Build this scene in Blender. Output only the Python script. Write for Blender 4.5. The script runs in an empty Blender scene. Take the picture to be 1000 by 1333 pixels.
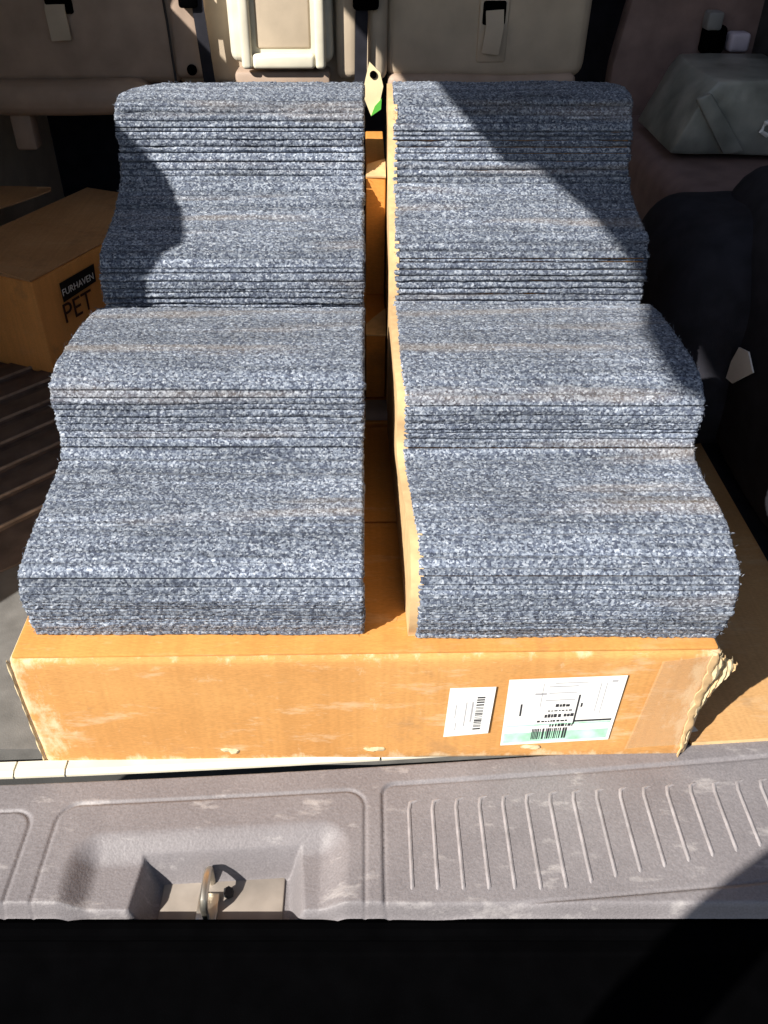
import bpy, bmesh, math, random
import numpy as np
from mathutils import Vector, Matrix
rng = np.random.default_rng(7); random.seed(7)
R = math.radians
scene = bpy.context.scene
col = scene.collection

# ------------------------------------------------------------------ camera, light, exposure
CAM_Z, PITCH, F = 0.907, R(38), 1100.0
cam = bpy.data.cameras.new('camera'); cam_o = bpy.data.objects.new('camera', cam); col.objects.link(cam_o)
cam.sensor_fit = 'HORIZONTAL'; cam.sensor_width = 36; cam.lens = 36*F/1000
cam.shift_x = 0.025; cam.clip_start = .02; cam.clip_end = 200
cam_o.location = (0, 0, CAM_Z); cam_o.rotation_euler = (R(90)-PITCH, 0, 0)
scene.camera = cam_o

AZ, EL = R(48), R(38)                      # the sun travels right and forward
Ldir = Vector((math.sin(AZ)*math.cos(EL), math.cos(AZ)*math.cos(EL), -math.sin(EL)))
world = bpy.data.worlds.new('World'); scene.world = world; world.use_nodes = True
wn = world.node_tree; bg = wn.nodes['Background']
sky = wn.nodes.new('ShaderNodeTexSky'); sky.sky_type = 'NISHITA'; sky.sun_disc = False
sky.sun_elevation = EL; sky.sun_rotation = math.atan2(-Ldir.x, -Ldir.y)
wn.links.new(sky.outputs[0], bg.inputs[0]); bg.inputs[1].default_value = 0.066
sun = bpy.data.lights.new('sun', 'SUN'); sun.energy = 5.0; sun.angle = R(.55); sun.color = (1, .945, .86)
sun_o = bpy.data.objects.new('sun', sun); col.objects.link(sun_o)
sun_o.rotation_euler = Ldir.to_track_quat('-Z', 'Y').to_euler()
scene.view_settings.view_transform = 'Standard'; scene.view_settings.look = 'None'
scene.view_settings.gamma = 1; scene.view_settings.use_curve_mapping = False
scene.view_settings.exposure = 0.75

# ------------------------------------------------------------------ helpers
_c, _s = math.cos(PITCH), math.sin(PITCH)
def _ray(u, v):
    b = (666.5-v)/F
    return Vector(((u-475)/F, _c+_s*b, -_s+_c*b))
def at_y(u, v, y):
    d = _ray(u, v); return Vector((0, 0, CAM_Z)) + d*(y/d.y)
def at_z(u, v, z):
    d = _ray(u, v); return Vector((0, 0, CAM_Z)) + d*((z-CAM_Z)/d.z)

ROOT = {}
def link(o, parent=None):
    col.objects.link(o)
    if parent is not None:
        o.parent = parent
    return o
def thing(name, label, cat, loc=(0, 0, 0), group=None):
    o = bpy.data.objects.new(name, None); link(o); o.location = loc
    o.empty_display_size = .05
    o['label'] = label; o['category'] = cat
    if group: o['group'] = group
    ROOT[o.name] = Vector(loc)
    return o
def rootloc(o):
    while o is not None:
        if o.name in ROOT: return ROOT[o.name]
        o = o.parent
    return Vector((0, 0, 0))
def smooth(me, ang=None):
    me.polygons.foreach_set('use_smooth', [True]*len(me.polygons))
def obj(name, bm, mat, parent=None, shade=True, sharp=35):
    """bm is in world coordinates; becomes one mesh object"""
    rl = rootloc(parent)
    if rl.length: bmesh.ops.translate(bm, verts=bm.verts, vec=-rl)
    bmesh.ops.recalc_face_normals(bm, faces=bm.faces)
    if shade:
        for f in bm.faces: f.smooth = True
        for e in bm.edges:
            if len(e.link_faces) == 2 and e.calc_face_angle(0) > R(sharp): e.smooth = False
    me = bpy.data.meshes.new(name); bm.to_mesh(me); bm.free()
    me.materials.append(mat)
    return link(bpy.data.objects.new(name, me), parent)
def struct(name, bm, mat, parent=None, **k):
    o = obj(name, bm, mat, parent, **k)
    if parent is None: o['kind'] = 'structure'
    return o
def tag(o, label, cat, group=None):
    o['label'] = label; o['category'] = cat
    if group: o['group'] = group
    return o
def box(x0, x1, y0, y1, z0, z1, bev=0, seg=2, bm=None, M=None):
    b = bmesh.new()
    bmesh.ops.create_cube(b, size=1)
    for v in b.verts:
        v.co = Vector(((x0+x1)/2+v.co.x*(x1-x0), (y0+y1)/2+v.co.y*(y1-y0), (z0+z1)/2+v.co.z*(z1-z0)))
    if bev: bmesh.ops.bevel(b, geom=b.edges[:], offset=bev, segments=seg, profile=.5, affect='EDGES')
    if M is not None: bmesh.ops.transform(b, matrix=M, verts=b.verts)
    return join(bm, b)
def join(bm, b):
    if bm is None: return b
    me = bpy.data.meshes.new('t'); b.to_mesh(me); b.free(); bm.from_mesh(me); bpy.data.meshes.remove(me)
    return bm
def jitter(bm, amp, freq, cuts=0, seed=0):
    from mathutils import noise
    if cuts: bmesh.ops.subdivide_edges(bm, edges=bm.edges[:], cuts=cuts, use_grid_fill=True)
    o = Vector((seed*3.1, seed*1.7, seed*5.3))
    for v in bm.verts:
        v.co += noise.noise_vector(v.co*freq+o)*amp
    return bm
def prism(poly, axis, a, b, bev=0, bm=None):
    """poly: 2D outline; axis 'x': (y,z) outline extruded x=a..b; 'y': (x,z); 'z': (x,y)"""
    n = bmesh.new()
    def p(q, t):
        return {'x': (t, q[0], q[1]), 'y': (q[0], t, q[1]), 'z': (q[0], q[1], t)}[axis]
    A = [n.verts.new(p(q, a)) for q in poly]; B = [n.verts.new(p(q, b)) for q in poly]
    n.faces.new(A); n.faces.new(B[::-1])
    for i in range(len(poly)):
        j = (i+1) % len(poly); n.faces.new((A[i], B[i], B[j], A[j]))
    bmesh.ops.recalc_face_normals(n, faces=n.faces)
    if bev: bmesh.ops.bevel(n, geom=n.edges[:], offset=bev, segments=2, profile=.5, affect='EDGES')
    return join(bm, n)
def tube(pts, r, n=8, bm=None, flat=None, up=Vector((0, 0, 1))):
    """swept tube; flat=(w,t) gives a ribbon section"""
    b = bmesh.new(); pts = [Vector(p) for p in pts]; rings = []
    for i, p in enumerate(pts):
        t = (pts[min(i+1, len(pts)-1)]-pts[max(i-1, 0)]).normalized()
        s = t.cross(up)
        if s.length < 1e-4: s = Vector((1, 0, 0))
        s.normalize(); w = s.cross(t)
        ring = []
        if flat:
            for a_, b_ in ((-.5, -.5), (.5, -.5), (.5, .5), (-.5, .5)):
                ring.append(b.verts.new(p+s*flat[0]*a_+w*flat[1]*b_))
        else:
            for k in range(n):
                a = 2*math.pi*k/n; ring.append(b.verts.new(p+(s*math.cos(a)+w*math.sin(a))*r))
        rings.append(ring)
    m = len(rings[0])
    for i in range(len(rings)-1):
        for k in range(m):
            b.faces.new((rings[i][k], rings[i][(k+1) % m], rings[i+1][(k+1) % m], rings[i+1][k]))
    b.faces.new(rings[0][::-1]); b.faces.new(rings[-1])
    return join(bm, b)
def sheet(grid, th, bm=None):
    """grid[i][j] of points -> solid sheet th thick (downwards along the mean normal)"""
    b = bmesh.new(); G = [[Vector(p) for p in r] for r in grid]
    n = (G[-1][0]-G[0][0]).cross(G[0][-1]-G[0][0]).normalized()
    A = [[b.verts.new(p) for p in r] for r in G]; B = [[b.verts.new(p-n*th) for p in r] for r in G]
    I, J = len(G), len(G[0])
    for i in range(I-1):
        for j in range(J-1):
            b.faces.new((A[i][j], A[i+1][j], A[i+1][j+1], A[i][j+1])); b.faces.new((B[i][j], B[i][j+1], B[i+1][j+1], B[i+1][j]))
    for i in range(I-1):
        b.faces.new((A[i][0], B[i][0], B[i+1][0], A[i+1][0])); b.faces.new((A[i][-1], A[i+1][-1], B[i+1][-1], B[i][-1]))
    for j in range(J-1):
        b.faces.new((A[0][j], A[0][j+1], B[0][j+1], B[0][j])); b.faces.new((A[-1][j], B[-1][j], B[-1][j+1], A[-1][j+1]))
    return join(bm, b)

# ------------------------------------------------------------------ materials
class NT:
    def __init__(s, name, rough=.7, spec=.3, metal=0):
        s.m = bpy.data.materials.new(name); s.m.use_nodes = True
        s.t = s.m.node_tree; s.b = s.t.nodes['Principled BSDF']
        s.b.inputs['Roughness'].default_value = rough; s.b.inputs['Specular IOR Level'].default_value = spec
        s.b.inputs['Metallic'].default_value = metal
        s.tc = s.t.nodes.new('ShaderNodeTexCoord').outputs['Object']
    def n(s, kind, **k):
        x = s.t.nodes.new('ShaderNode'+kind)
        for a, v in k.items(): setattr(x, a, v)
        return x
    def l(s, a, b): s.t.links.new(a, b)
    def map(s, scale=(1, 1, 1), rot=(0, 0, 0)):
        m = s.n('Mapping'); m.inputs['Scale'].default_value = scale; m.inputs['Rotation'].default_value = rot
        s.l(s.tc, m.inputs[0]); return m.outputs[0]
    def noise(s, scale, detail=3, vec=None, rough=.5, out='Fac'):
        x = s.n('TexNoise'); x.inputs['Scale'].default_value = scale; x.inputs['Detail'].default_value = detail
        x.inputs['Roughness'].default_value = rough; s.l(vec or s.tc, x.inputs['Vector']); return x.outputs[out]
    def voro(s, scale, vec=None, out='Color'):
        x = s.n('TexVoronoi'); x.inputs['Scale'].default_value = scale; s.l(vec or s.tc, x.inputs['Vector']); return x.outputs[out]
    def ramp(s, fac, stops):
        x = s.n('ValToRGB'); e = x.color_ramp.elements
        while len(e) < len(stops): e.new(.5)
        for i, (p, c) in enumerate(stops):
            e[i].position = p; e[i].color = (*c, 1) if not isinstance(c, (int, float)) else (c, c, c, 1)
        s.l(fac, x.inputs[0]); return x.outputs[0]
    def mix(s, fac, a, b, mode='MIX'):
        x = s.n('Mix', data_type='RGBA', blend_type=mode)
        for v, i in ((fac, 0), (a, 6), (b, 7)):
            if isinstance(v, (int, float)): x.inputs[i].default_value = v if i == 0 else (v, v, v, 1)
            elif isinstance(v, tuple): x.inputs[i].default_value = (*v, 1)
            else: s.l(v, x.inputs[i])
        return x.outputs[2]
    def mul(s, a, b, op='MULTIPLY'):
        x = s.n('Math', operation=op)
        for v, i in ((a, 0), (b, 1)):
            if isinstance(v, (int, float)): x.inputs[i].default_value = v
            else: s.l(v, x.inputs[i])
        return x.outputs[0]
    def color(s, c):
        if isinstance(c, tuple): s.b.inputs['Base Color'].default_value = (*c, 1)
        else: s.l(c, s.b.inputs['Base Color'])
    def bump(s, h, strength=.3, dist=.002):
        x = s.n('Bump'); x.inputs['Strength'].default_value = strength; x.inputs['Distance'].default_value = dist
        s.l(h, x.inputs['Height']); s.l(x.outputs[0], s.b.inputs['Normal'])

def mat_simple(name, c, rough=.6, spec=.3, metal=0, var=.15, scale=25, bump=0, bscale=400):
    t = NT(name, rough, spec, metal)
    n = t.noise(scale, 5)
    d = tuple(x*(1-var) for x in c); h = tuple(min(1, x*(1+var)) for x in c)
    t.color(t.ramp(n, [(.3, d), (.7, h)]))
    if bump: t.bump(t.noise(bscale, 2), bump, .001)
    return t.m

def mat_carpet(name='carpet'):
    t = NT(name, .95, .10)
    v = t.voro(430)                                           # one cell to a yarn loop
    sep = t.n('SeparateColor'); t.l(v, sep.inputs[0])
    base = t.ramp(sep.outputs[0], [(0, (.045, .054, .080)), (.25, (.080, .096, .138)), (.55, (.155, .182, .232)), (.82, (.245, .278, .335)), (1, (.37, .405, .46))])
    fine = t.noise(900, 2)
    c = t.mix(.6, base, t.ramp(fine, [(.3, .75), (.7, 1.25)]), 'MULTIPLY')
    # long rows of slightly different yarn
    row = t.noise(1, 3, t.map((5, 210, 210)))
    c = t.mix(.9, c, t.ramp(row, [(.28, .42), (.42, .86), (.6, 1.06), (.75, 1.5)]), 'MULTIPLY')
    row2 = t.noise(1, 2, t.map((2.2, 46, 46)))
    c = t.mix(.8, c, t.ramp(row2, [(.3, .72), (.7, 1.3)]), 'MULTIPLY')
    # dusty tan bands trodden into the pile
    warm = t.noise(1, 3, t.map((2.6, 24, 24)))
    c = t.mix(t.ramp(warm, [(.55, 0), (.72, .62)]), c, t.mix(.5, c, (.36, .27, .17)))
    blot = t.noise(6, 4)
    c = t.mix(.7, c, t.ramp(blot, [(.3, .74), (.7, 1.22)]), 'MULTIPLY')
    t.color(c); t.b.inputs['Sheen Weight'].default_value = .12
    t.bump(t.voro(520, out='Distance'), .4, .0015)
    return t.m

def mat_card(name, c=(.56, .29, .100), scuff=.5, seed=0., wear=None):
    t = NT(name, .85, .15)
    m = t.n('Mapping'); m.inputs['Location'].default_value = (seed, seed*2, seed*.7); t.l(t.tc, m.inputs[0]); vec = m.outputs[0]
    fib = t.noise(700, 3, t.map((.25, 1, 1)))
    big = t.noise(5, 6, vec, .6)
    dk = (c[0]*.86, c[1]*.80, c[2]*.72); lt = tuple(min(1, x*1.12) for x in c)
    k = t.ramp(big, [(.3, dk), (.7, lt)])
    k = t.mix(.6, k, t.ramp(fib, [(.3, .80), (.7, 1.14)]), 'MULTIPLY')
    flute = t.noise(1, 1, t.map((170, 3, 3)))                  # faint corrugation lines
    k = t.mix(.35, k, t.ramp(flute, [(.35, .88), (.65, 1.08)]), 'MULTIPLY')
    # rubbed streaks: pale scuffs drawn out sideways
    m2 = t.n('Mapping'); m2.inputs['Location'].default_value = (seed*1.3, seed, 0); m2.inputs['Scale'].default_value = (1, 3.8, 3.8); m2.inputs['Rotation'].default_value = (0, .06, 0); t.l(t.tc, m2.inputs[0])
    sc = t.noise(8, 9, m2.outputs[0], .70)
    k = t.mix(t.mul(t.ramp(sc, [(.55, 0), (.72, 1)]), scuff), k, (.74, .60, .42))
    fine = t.noise(55, 6, t.map((.45, 1.6, 1.6)), .75)
    k = t.mix(t.mul(t.ramp(fine, [(.60, 0), (.72, 1)]), scuff*.7), k, (.72, .56, .36))
    dirt = t.noise(11, 7, vec, .65)
    k = t.mix(t.mul(t.ramp(dirt, [(.60, 0), (.76, 1)]), .5), k, (.20, .13, .08))
    if wear:                                                   # bruised, whitened cardboard towards the carton's folds
        sx = t.n('SeparateXYZ'); t.l(t.tc, sx.inputs[0])
        ax = t.mul(t.mul(sx.outputs[0], 0, 'ADD'), 0, 'ADD'); ab = t.n('Math', operation='ABSOLUTE'); t.l(ax, ab.inputs[0])
        ex = t.ramp(ab.outputs[0], [(wear-.055, 0), (wear, 1)])
        ez = t.ramp(sx.outputs[2], [(0, 1), (.022, 0), (.181, 0), (.193, .35)])
        e = t.mix(1, ex, ez, 'LIGHTEN')
        nz = t.noise(38, 7, t.map((1, 1, .5)), .72)
        s_ = t.mul(t.mul(e, .30), nz, 'ADD')
        k = t.mix(t.mul(t.ramp(s_, [(.62, 0), (.76, 1)]), .6), k, (.76, .62, .42))
    t.color(k)
    t.bump(t.noise(1, 2, t.map((170, 3, 3))), .10, .001)
    return t.m

CARPET = mat_carpet()
CARD = mat_card('cardboard', scuff=.6, wear=.405)
CARD_FLAP = mat_card('cardboard_flap', (.60, .29, .085), scuff=.3, seed=1)
CARD_SHEET = mat_card('cardboard_sheet', (.56, .33, .145), scuff=.3, seed=2)
CARD_IN = mat_card('cardboard_plain', (.66, .29, .07), scuff=.1, seed=4)
CARD_SIDE = mat_card('cardboard_shade_lifted', (.80, .38, .12), scuff=.1, seed=6)  # raised in colour to stand in for fill light on the shaded side carton
CARD_BACK = mat_card('cardboard_brown', (.60, .36, .19), scuff=.2, seed=9)
CARD_EDGE = mat_simple('cardboard_cut_edge', (.62, .42, .22), .9, .1, var=.12, scale=80)
CARD_TORN = mat_simple('torn_cardboard_core', (.56, .45, .28), .95, .1, var=.2, scale=120, bump=.5)
BLACK = mat_simple('black_fabric', (.020, .020, .027), .85, .2, var=.3, bump=.4, bscale=900)
PLASTIC_BLACK = mat_simple('black_plastic', (.0012, .0012, .0014), .9, .0, var=.2, bump=.3, bscale=700)
WHITE = mat_simple('white_paper', (.82, .82, .80), .6, .3, var=.03)
INK = mat_simple('black_ink', (.03, .03, .035), .6, .2)
GREY_INK = mat_simple('grey_ink', (.38, .38, .40), .6, .2)
GREEN_INK = mat_simple('green_ink', (.42, .76, .54), .6, .2, var=.35, scale=45)
STEEL = mat_simple('striker_steel', (.62, .58, .50), .42, .5, 1, var=.1)
CREAM = mat_simple('cream_trim', (.70, .66, .54), .5, .35, var=.08)
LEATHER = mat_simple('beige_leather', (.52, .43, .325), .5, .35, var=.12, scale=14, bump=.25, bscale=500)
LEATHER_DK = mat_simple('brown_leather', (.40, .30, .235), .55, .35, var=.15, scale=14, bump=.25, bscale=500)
TRIM = mat_simple('brown_side_trim', (.185, .128, .118), .7, .25, var=.2, scale=18, bump=.3, bscale=700)
DARKTRIM = mat_simple('charcoal_trim', (.035, .034, .036), .7, .25, var=.25, scale=20, bump=.3, bscale=700)
FLOOR = mat_simple('grey_floor_plastic', (.15, .147, .142), .7, .3, var=.2, scale=30, bump=.4, bscale=500)
RIDGE = mat_simple('lit_rubber_ridge', (.30, .24, .20), .55, .4, var=.35, scale=40, bump=.3)  # pale tone paints the light caught along the slat edges
MAT = mat_simple('brown_rubber_mat', (.13, .10, .085), .6, .35, var=.3, scale=25, bump=.3, bscale=400)
PAINT = mat_simple('car_paint', (.20, .20, .21), .35, .5, var=.03)

def mat_sill():
    t = NT('grained_sill_plastic', .55, .4)
    g = t.noise(420, 2)
    big = t.noise(9, 5)
    k = t.ramp(big, [(.3, (.178, .164, .172)), (.7, (.228, .212, .221))])
    k = t.mix(.7, k, t.ramp(g, [(.3, .80), (.7, 1.15)]), 'MULTIPLY')
    m2 = t.n('Mapping'); m2.inputs['Scale'].default_value = (1, 2.6, 1); m2.inputs['Rotation'].default_value = (0, 0, .35); t.l(t.tc, m2.inputs[0])
    sc = t.noise(15, 7, m2.outputs[0], .68)
    k = t.mix(t.mul(t.ramp(sc, [(.58, 0), (.72, 1)]), .5), k, (.55, .52, .51))
    t.color(k); t.bump(g, .32, .0012)
    return t.m
SILL = mat_sill()
RIB = mat_simple('highlit_rib_plastic', (.295, .275, .283), .5, .4, var=.2, scale=60, bump=.3)  # paler than the sill: highlights on the ribs put into the colour
def mat_tape():
    t = NT('clear_packing_tape', .16, .7)
    t.color((.75, .55, .33)); t.b.inputs['Alpha'].default_value = .16
    t.bump(t.noise(1, 3, t.map((30, 8, 40))), .4, .003)
    return t.m
TAPE = mat_tape()
def mat_clear():
    t = NT('cloudy_plastic', .3, .5)
    n = t.noise(12, 4)
    t.color(t.ramp(n, [(.3, (.15, .165, .15)), (.7, (.42, .43, .39))]))
    t.b.inputs['Transmission Weight'].default_value = .25
    t.bump(t.noise(18, 3), .5, .01)
    return t.m
CLOUDY = mat_clear()

# ------------------------------------------------------------------ the car around the load
XC = -.17
# cargo floor
struct('cargo_floor', jitter(box(-1.0, .95, .668, 2.7, -.035, -.0015), .0, 1), FLOOR)

# sill plate: one moulded sheet with sunk panel lines and the latch pocket
def yb(X): return .642+.07*X+.03*X*X
Y_OUT = .456
def sill_mesh():
    xs = np.arange(-1.0, .951, .0018); ny = 140
    q = np.linspace(0, 1, ny)
    X = np.repeat(xs[:, None], ny, 1); Yb = yb(X); Y = Yb+(Y_OUT-Yb)*q[None, :]
    D = Yb-Y                                               # metres out from the back edge
    def sstep(a, b, x): t = np.clip((x-a)/(b-a), 0, 1); return t*t*(3-2*t)
    Z = .006-.0009*0*X
    Z = Z-.010*(1-sstep(0, .008, D))                       # rolled back edge
    def rrect(x0, x1, d0, d1, r):                          # signed distance to a rounded panel
        cx, cy = (x0+x1)/2, (d0+d1)/2
        ax, ay = np.abs(X-cx)-(x1-x0)/2+r, np.abs(D-cy)-(d1-d0)/2+r
        return np.hypot(np.maximum(ax, 0), np.maximum(ay, 0))+np.minimum(np.maximum(ax, ay), 0)-r
    def groove(sd, w=.0019, dep=.0024): return -dep*np.exp(-(sd/w)**2)
    Z = Z+groove(rrect(-.364, .0005, .038, .40, .024))
    sdp = rrect(-1.2, -.394, .044, .175, .022); Z = Z+groove(sdp)-.003*sstep(0, -.006, sdp)*0
    Z = Z+groove(rrect(-1.2, -.435, .062, .40, .02), .0022, .002)
    sdr = rrect(.022, 1.3, .033, .192, .014); Z = Z+groove(sdr)-.0022*(1-sstep(-.003, .003, sdr))
    # latch bowl (soft) and pocket (steep)
    sb = rrect(-.337, -.020, .079, .60, .034)
    Z = Z-.018*(1-sstep(-.034, .004, sb))
    cx = -.165
    hw = .092+.10*np.clip(D-.098, 0, 1)
    sp = np.maximum(np.abs(X-cx)-hw, .098-D)
    Z = Z-.040*(1-sstep(-.020, .0, sp))
    # outer edge rolls over
    E = Y-Y_OUT
    Z = Z-.022*(1-sstep(0, .010, E))**2
    Z = Z+rng.normal(0, .00012, Z.shape)
    V = np.stack([X, Y, Z], -1).reshape(-1, 3)
    n0, n1 = X.shape
    idx = np.arange(n0*n1).reshape(n0, n1)
    Fq = np.stack([idx[:-1, :-1], idx[1:, :-1], idx[1:, 1:], idx[:-1, 1:]], -1).reshape(-1, 4)[:, ::-1]
    return V, Fq
def np_mesh(name, V, Fq, mat, parent=None):
    me = bpy.data.meshes.new(name); rl = rootloc(parent)
    V = V-np.array(rl)
    me.vertices.add(len(V)); me.vertices.foreach_set('co', V.astype(np.float32).ravel())
    me.loops.add(Fq.size); me.loops.foreach_set('vertex_index', Fq.astype(np.int32).ravel())
    me.polygons.add(len(Fq)); me.polygons.foreach_set('loop_start', np.arange(0, Fq.size, 4, dtype=np.int32))
    me.update(calc_edges=True); smooth(me)
    me.materials.append(mat)
    return link(bpy.data.objects.new(name, me), parent)
V, Fq = sill_mesh()
sill = np_mesh('sill_plate', V, Fq, SILL); sill['kind'] = 'structure'
# moulded ribs on the right-hand panel
for i in range(17):
    u = 532+i*30.5
    p0 = at_z(u, 1046-i*1.9, .006); p1x = p0.x+.003
    d_end = max(.075, .150-.0042*i)
    y1 = max(p0.y-d_end+.012, Y_OUT+.026)
    h = .0030; w = .0042
    pts = [(p0.x+.016, p0.y+.004, h-.003), (p0.x+.008, p0.y+.0055, h-.001), (p0.x+.002, p0.y+.002, h), (p0.x, p0.y-.008, h)]
    pts += [(p0.x, p0.y-.008-(p0.y-.008-y1)*k/5, h) for k in range(1, 6)] + [(p0.x-.001, y1-.006, h-.003)]
    b = bmesh.new()
    tube(pts, .0026, 8, bm=b)
    obj('rib', b, RIB, sill)
# striker in the latch pocket
ZP = -.052
st = thing('latch_striker', 'bright steel latch striker loop standing in the sill pocket', 'latch', (-.165, .5, ZP))
obj('base_plate', box(-.236, -.094, .470, .527, ZP-.006, ZP+.003, .002), mat_simple('taupe_painted_steel', (.30, .26, .225), .5, .3, var=.2), st)
obj('plate_lip', box(-.232, -.098, .5275, .5325, ZP-.004, ZP+.010, .0015), CREAM, st)
pts = [(-.180, .516, ZP), (-.180, .516, ZP+.030), (-.180, .510, ZP+.037), (-.180, .502, ZP+.039), (-.180, .484, ZP+.039), (-.180, .477, ZP+.037), (-.180, .472, ZP+.030), (-.180, .472, ZP)]
obj('loop', tube(pts, .0046, 10, up=Vector((1, 0, 0))), STEEL, st)
obj('loop_foot', box(-.192, -.168, .466, .500, ZP+.003, ZP+.009, .002), STEEL, st)
for y in (.500,):
    b = bmesh.new(); bmesh.ops.create_cone(b, cap_ends=True, segments=6, radius1=.0065, radius2=.006, depth=.007)
    bmesh.ops.translate(b, verts=b.verts, vec=(-.158, y, ZP+.009)); obj('bolt', b, DARKTRIM, st)

# pale trim strip between floor and sill, in short lengths
strip = thing('threshold_strip', 'pale cream metal threshold strip along the sill under the carton', 'trim strip', (0, .66, 0))
xs = [-.98, -.70, -.435, -.372, .02, .40, .9]
for a, b_ in zip(xs[:-1], xs[1:]):
    n = 8
    g = [[(x, yb(x)+.005, .001), (x, yb(x)+.010, .0055), (x, yb(x)+.024, .0055), (x, yb(x)+.027, .001)] for x in np.linspace(a+.0012, b_-.0012, n)]
    obj('strip_length', sheet(g, -.004), CREAM, strip)
# rubber seal and bumper below the sill
struct('floor_blackout', box(.412, .925, .78, 1.63, -.0012, .0025, .001, 1), BLACK)  # black sheet added to hide the sunlit floor beside the bag
struct('weather_seal', tube([(x, Y_OUT-.006, -.030) for x in np.linspace(-1, .95, 12)], .011, 10), PLASTIC_BLACK)
struct('bumper', prism([(.452, -.030), (.447, -.075), (.36, -.085), (.24, -.09), (.19, -.12), (.17, -.2), (.17, -.5), (.6, -.5), (.66, -.12), (.46, -.10)], 'x', -1.1, 1.0, .006), PLASTIC_BLACK)

# left side: a trim panel up to the window line, glassless quarter window opening above, rail at the roof
def lx(z): return -.95+.40*max(0, z-.70)
def slab(poly, th=.04):
    b = bmesh.new()
    A = [b.verts.new((lx(z)-.0, y, z)) for y, z in poly]; B = [b.verts.new((lx(z)-th, y, z)) for y, z in poly]
    b.faces.new(A); b.faces.new(B[::-1])
    for i in range(len(poly)):
        j = (i+1) % len(poly); b.faces.new((A[i], B[i], B[j], A[j]))
    return b
b = slab([(.47, -.1), (.48, .10), (.60, .45), (.655, .70), (2.9, .70), (2.9, -.1)])
join(b, slab([(.655, .7005), (.665, .95), (.70, 1.045), (1.3, 1.045), (1.5, 1.03), (2.9, 1.03), (2.9, .7005)]))
struct('wall_left', b, LEATHER)
#struct('window_rail', slab([(.60, 1.40), (.56, 1.47), (2.9, 1.47), (2.9, 1.36), (1.2, 1.36)], .05), TRIM)
struct('window_pillar', slab([(1.86, 1.031), (1.80, 1.365), (2.9, 1.365), (2.9, 1.031)], .05), TRIM)
# roof
struct('roof', prism([(-.81, 2.9), (-.81, 1.28), (-.668, .88), (-.64, .57), (XC, .50), (.35, .57), (.40, 2.9)], 'z', 1.43, 1.48), LEATHER)
# raised liftgate
lg = []
for (x, y) in [(-.640, .60), (-.70, .33), (-.765, .14), (-.915, -.13), (-1.01, -.36), (-.98, -.55), (.58, -.55), (.62, -.36), (.52, -.13), (.40, .14), (.30, .60)]:
    lg.append((x, y, 1.45+.412*(.62-y)))
b = bmesh.new(); A = [b.verts.new(p) for p in lg]; B = [b.verts.new((p[0], p[1]+.02, p[2]+.05)) for p in lg]
b.faces.new(A); b.faces.new(B[::-1])
for i in range(len(lg)):
    j = (i+1) % len(lg); b.faces.new((A[i], B[i], B[j], A[j]))
struct('liftgate', b, PAINT)
# right side: charcoal wall, brown quarter trim, wheel housing
b = prism([(.47, -.1), (.48, .10), (.60, .45), (.75, 1.0), (.62, 1.47), (2.9, 1.47), (2.9, -.1)], 'x', .93, .97)
struct('wall_right', b, DARKTRIM)
b = prism([(.60, -.02), (.60, .50), (.63, .70), (.70, 1.45), (.94, 1.45), (.94, -.02)], 'y', 2.28, 2.34, .012)
struct('quarter_trim', b, TRIM)
b = box(.605, .935, 1.62, 2.29, -.01, .395, .05, 4)
struct('wheel_housing', jitter(b, .006, 5, 2), TRIM)
struct('bulkhead', box(-1.0, .95, 2.72, 2.75, -.1, 1.45), BLACK)

# ------------------------------------------------------------------ the stacks of carpet treads
def spline(P, step):
    P = np.array(P, float); Q = np.vstack([2*P[0]-P[1], P, 2*P[-1]-P[-2]]); out = []
    for i in range(1, len(Q)-2):
        p0, p1, p2, p3 = Q[i-1:i+3]
        t = np.linspace(0, 1, 24, endpoint=False)[:, None]
        out.append(.5*((2*p1)+(-p0+p2)*t+(2*p0-5*p1+4*p2-p3)*t**2+(-p0+3*p1-3*p2+p3)*t**3))
    C = np.vstack(out+[P[-1:]])
    s = np.concatenate([[0], np.cumsum(np.hypot(*np.diff(C, axis=0).T))])
    S = np.linspace(0, s[-1], int(s[-1]/step))
    C = np.stack([np.interp(S, s, C[:, 0]), np.interp(S, s, C[:, 1])], 1)
    T = np.gradient(C, axis=0); T /= np.hypot(T[:, 0], T[:, 1])[:, None]
    return S, C, np.stack([-T[:, 1], T[:, 0]], 1)
def blur(a, n=1):
    for _ in range(n):
        a = (np.roll(a, 1, 0)+2*a+np.roll(a, -1, 0))/4; a = (np.roll(a, 1, 1)+2*a+np.roll(a, -1, 1))/4
    return a
STEP = .0014
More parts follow.
